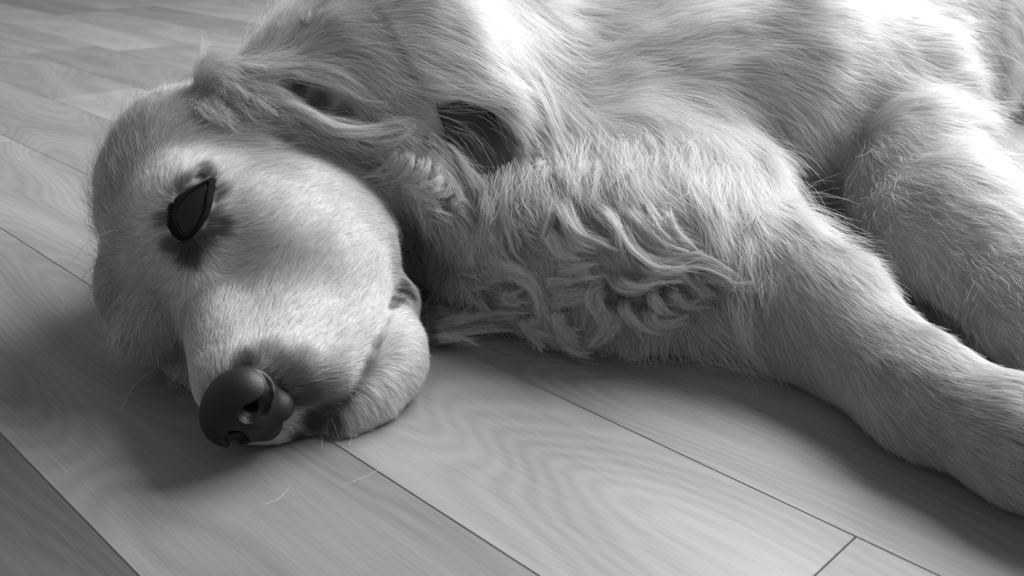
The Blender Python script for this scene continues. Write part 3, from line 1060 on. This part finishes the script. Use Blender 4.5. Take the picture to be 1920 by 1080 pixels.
locks(2, 14, 8, .76, [
    [(905, 10), (955, 80), (1005, 165), (1040, 240), (1060, 300)], [(925, 10), (975, 85), (1020, 170), (1050, 240), (1075, 295)], [(945, 60), (990, 130), (1030, 210), (1050, 280)], [(930, 90), (985, 170), (1030, 250), (1045, 300)],
    [(545, 62), (520, 45), (545, 20), (580, 12)], [(560, 50), (575, 18), (600, 5)], [(590, 55), (620, 25), (650, 8)]], 6)
# feathering of the elbow
locks(5, 10, 4, .78, [
    [(1730, 75), (1790, 100), (1828, 112), (1836, 160)], [(1765, 130), (1808, 190), (1822, 226), (1800, 240)], [(1770, 110), (1820, 140), (1845, 170)], [(1775, 200), (1795, 228), (1800, 250)],
    [(1790, 262), (1850, 283), (1919, 290)], [(1810, 322), (1865, 330), (1906, 335)], [(1790, 295), (1850, 300), (1892, 305), (1888, 325)], [(1760, 150), (1790, 200), (1790, 235)]], 6)


def spline(P, n):
    """even Catmull-Rom resampling"""
    s_ = np.concatenate([[0], np.cumsum(np.linalg.norm(np.diff(P, axis=0), axis=1) + 1e-9)])
    u = np.linspace(0, s_[-1], n)
    Q = np.vstack([2 * P[0] - P[1], P, 2 * P[-1] - P[-2]])
    k = np.clip(np.searchsorted(s_, u, 'right') - 1, 0, len(P) - 2)
    t = ((u - s_[k]) / (s_[k + 1] - s_[k]))[:, None]
    a, b, c, d = Q[k], Q[k + 1], Q[k + 2], Q[k + 3]
    return 0.5 * (2 * b + (c - a) * t + (2 * a - 5 * b + 4 * c - d) * t ** 2 + (3 * b - a - 3 * c + d) * t ** 3)


def split_lock(l):
    """a lock is several wisps of unequal length beside each other"""
    pp, width, lift, tone, reg, dens = l
    q = spline(pp, 8)
    nv = np.gradient(q, axis=0); nv = np.stack([-nv[:, 1], nv[:, 0]], 1); nv /= np.linalg.norm(nv, axis=1)[:, None] + 1e-9
    t = np.linspace(0, 1, 8)
    out = []
    for j in range(4):
        o0, o1, ph = rng.uniform(-.55, .55), rng.uniform(-.45, .45), rng.random() * 6.28
        off = (o0 * (1 - t) + o1 * t + 0.28 * np.sin(t * 4.5 + ph)) * width
        w = q + nv * off[:, None]
        e = rng.uniform(0.72, 1.0)
        w = spline(w, 8)[:max(4, int(round(8 * e)))]
        out.append((w, width * rng.uniform(0.35, 0.6), lift * rng.uniform(0.75, 1.1), tone * rng.uniform(0.88, 1.08), reg, dens))
    return out


def build_locks():
    global LOCKS
    NP = 15
    LOCKS = [w for l in LOCKS for w in split_lock(l)]
    px = np.stack([spline(l[0], NP) for l in LOCKS])
    P_, hit_, d_ = trace(px[..., 0].ravel(), px[..., 1].ravel())
    dep = np.linalg.norm(P_ - CP, axis=1).reshape(-1, NP)
    hit_ = hit_.reshape(-1, NP)
    d_ = d_.reshape(-1, NP, 3)
    res = {}
    for li, (pp, width, lift, tone, reg, dens) in enumerate(LOCKS):
        D = dep[li].copy(); hh = hit_[li]
        for k in range(1, NP):
            if not hh[k]:
                D[k] = min(D[k], D[k - 1] + 0.001)
        for k in range(NP - 2, -1, -1):
            D[k] = min(D[k], D[k + 1] + 0.006)
        for k in range(1, NP):
            D[k] = min(D[k], D[k - 1] + 0.006)
        D = np.convolve(np.pad(D, 2, mode='edge'), np.ones(5) / 5, 'valid')
        t = np.linspace(0, 1, NP)
        D -= lift * 0.001 * np.clip(0.25 + 2.5 * t, 0, 1)
        C_ = CP + d_[li] * D[:, None]
        C_[:, 2] = np.maximum(C_[:, 2], 0.002)
        w = width * D.mean() / FPX * 0.75
        n = int(width * dens * 1.5) + 12
        tan = np.gradient(C_, axis=0); tan /= np.linalg.norm(tan, axis=1)[:, None] + 1e-9
        side = np.cross(tan, d_[li]); side /= np.linalg.norm(side, axis=1)[:, None] + 1e-9
        dep_dir = -d_[li]
        ns = max(4, int(width * 0.45))
        sid = rng.integers(0, ns, n)
        a0 = rng.random(ns) * 6.283; r0 = np.sqrt(rng.random(ns))
        ox = (r0 * np.cos(a0))[sid] + rng.normal(0, 0.25, n)
        oy = ((r0 * np.sin(a0))[sid] + rng.normal(0, 0.25, n)) * 0.40
        prof = 1.2 - 1.08 * t ** 1.4
        tight = 1 - 0.75 * t[None] ** 1.2
        tw = (rng.normal(0, 0.7, ns)[sid])[:, None] * t[None]
        jx = rng.normal(0, 0.35, n)[:, None] * tight; jy = rng.normal(0, 0.2, n)[:, None] * tight
        sx = ox[:, None] * np.cos(tw) - oy[:, None] * np.sin(tw) + jx + (np.sin(t[None] * 5 + rng.random(ns)[sid][:, None] * 6.28)) * 0.35 * t[None]
        sy = ox[:, None] * np.sin(tw) * 0.5 + oy[:, None] * np.cos(tw) + jy
        # every hair runs its own length of the lock
        end = np.clip(rng.uniform(0.5, 1.05, ns)[sid] + rng.normal(0, 0.14, n), 0.3, 1.15)
        start = rng.uniform(0.0, 0.30, n)
        tt = start[:, None] + (end - start)[:, None] * t[None]
        S = np.empty((n, NP, 3))
        for i in range(3):
            f = lambda arr: np.interp(np.minimum(tt, 1.0).ravel(), t, arr).reshape(n, NP)
            S[:, :, i] = f(C_[:, i]) + (f(side[:, i]) * sx + f(dep_dir[:, i]) * sy) * w * f(prof)
        over = np.clip(tt - 1.0, 0, 1)
        S += tan[-1][None, None] * (over * 0.03)[..., None]
        stray = rng.random(n) < 0.2
        ph = rng.random((n, 3)) * 6.28
        amp = np.where(stray, 0.0030, 0.0006)
        S += np.sin(t[None, :, None] * rng.uniform(3, 8, n)[:, None, None] + ph[:, None, :]) * (amp[:, None] * t[None] ** 1.3)[..., None]
        S -= dep_dir[0] * (lift * 0.0009 * (1 - t[None]) ** 3 * rng.uniform(0.3, 1.2, n)[:, None])[..., None]
        S[:, 0] -= dep_dir[0] * 0.002
        S[..., 2] = np.maximum(S[..., 2], 0.0006)
        shade = tone * rng.uniform(0.62, 1.15, n)
        res.setdefault(reg, []).append((S, shade))
    return res


if FUR:
    M_LOCK = M_FUR
    LR = build_locks()
    for reg, parts in LR.items():
        S = np.concatenate([p[0] for p in parts]); sh = np.concatenate([p[1] for p in parts])
        if reg in (1, 2):
            kk_ = keep_clear(S)
            S, sh = S[kk_], sh[kk_]
        nm = {1: 'ear_lock', 2: 'neck_lock', 3: 'breast_lock', 4: 'shoulder_lock', 5: 'foreleg_feathering'}[reg]
        make_curves(nm, S, np.full(len(S), 0.055e-3) * rng.uniform(0.8, 1.3, len(S)), np.clip(sh, 0, .9), M_FUR, dog, tip=0.35)
    print('locks', len(LOCKS), round(time.time() - T_START, 1))

# ------------------------------------------------------------------ whiskers and shed hairs
WHISK = [[(262, 440), (215, 432), (165, 455), (125, 503)], [(262, 462), (230, 450), (190, 462), (160, 480)], [(612, 550), (650, 505), (690, 484), (722, 470)], [(790, 600), (815, 590), (838, 578), (860, 562)],
         [(786, 590), (806, 560), (822, 525), (832, 490)], [(780, 560), (800, 530), (822, 500)], [(600, 740), (640, 745), (668, 775), (680, 812)], [(575, 760), (610, 770), (628, 800), (634, 830)],
         [(590, 735), (640, 735), (680, 755), (700, 790)], [(560, 770), (590, 790), (602, 815), (604, 838)], [(620, 760), (650, 775), (660, 805), (655, 835)], [(640, 750), (662, 780), (664, 815)],
         [(795, 640), (820, 640), (845, 650)], [(300, 690), (255, 720), (225, 770)]]


def strand(px, lift=3.0, n=12):
    q = spline(np.array(px, float), n)
    P_, hit_, d_ = trace(q[:, 0], q[:, 1])
    D = np.linalg.norm(P_ - CP, axis=1)
    for k in range(1, n):
        if not hit_[k]:
            D[k] = min(D[k], D[k - 1] + 0.002)
        D[k] = min(D[k], D[k - 1] + 0.004)
    D -= 0.001 * lift * np.linspace(0, 1, n)
    S = CP + d_ * D[:, None]
    S[:, 2] = np.maximum(S[:, 2], 0.001)
    return S


if FUR:
    WS = np.stack([strand(w) for w in WHISK])
    make_curves('whisker', WS, np.full(len(WS), 0.12e-3), np.full(len(WS), 0.85), M_FUR, dog, tip=0.2)

M_HAIR = simple_mat('shed_hair', 0.75, 0.5, 0.4)


def shed_hair(px, label):
    q = spline(np.array(px, float), 14)
    C_ = np.stack([atz(x, y, 0.0001) for x, y in q])
    tan = np.gradient(C_, axis=0); tan /= np.linalg.norm(tan, axis=1)[:, None]
    side = np.cross(tan, [0, 0, 1])
    vs_, fs = [], []
    for i in range(14):
        r = 0.00007 * (1 - 0.6 * i / 13)
        for a in range(5):
            an = a * 2 * math.pi / 5
            vs_.append(C_[i] + side[i] * r * math.cos(an) + np.array([0, 0, 1]) * r * math.sin(an))
    for i in range(13):
        for a in range(5):
            fs.append((i * 5 + a, i * 5 + (a + 1) % 5, (i + 1) * 5 + (a + 1) % 5, (i + 1) * 5 + a))
    o = mesh_obj('shed_hair', vs_, fs, M_HAIR)
    o['label'] = label
    o['category'] = 'hair'
    o['group'] = 'pale hairs shed on the floor'
    return o


shed_hair([(496, 946), (520, 936), (534, 924), (543, 912)], 'short bent pale hair on the floor below the nose of the dog')
shed_hair([(644, 908), (680, 896), (705, 884), (728, 874)], 'straight pale hair lying across the joint between two planks beside the chin')
shed_hair([(86, 545), (112, 556), (120, 570), (117, 584)], 'hooked pale hair on the floor beside the forehead of the dog')
print('done', round(time.time() - T_START, 1))
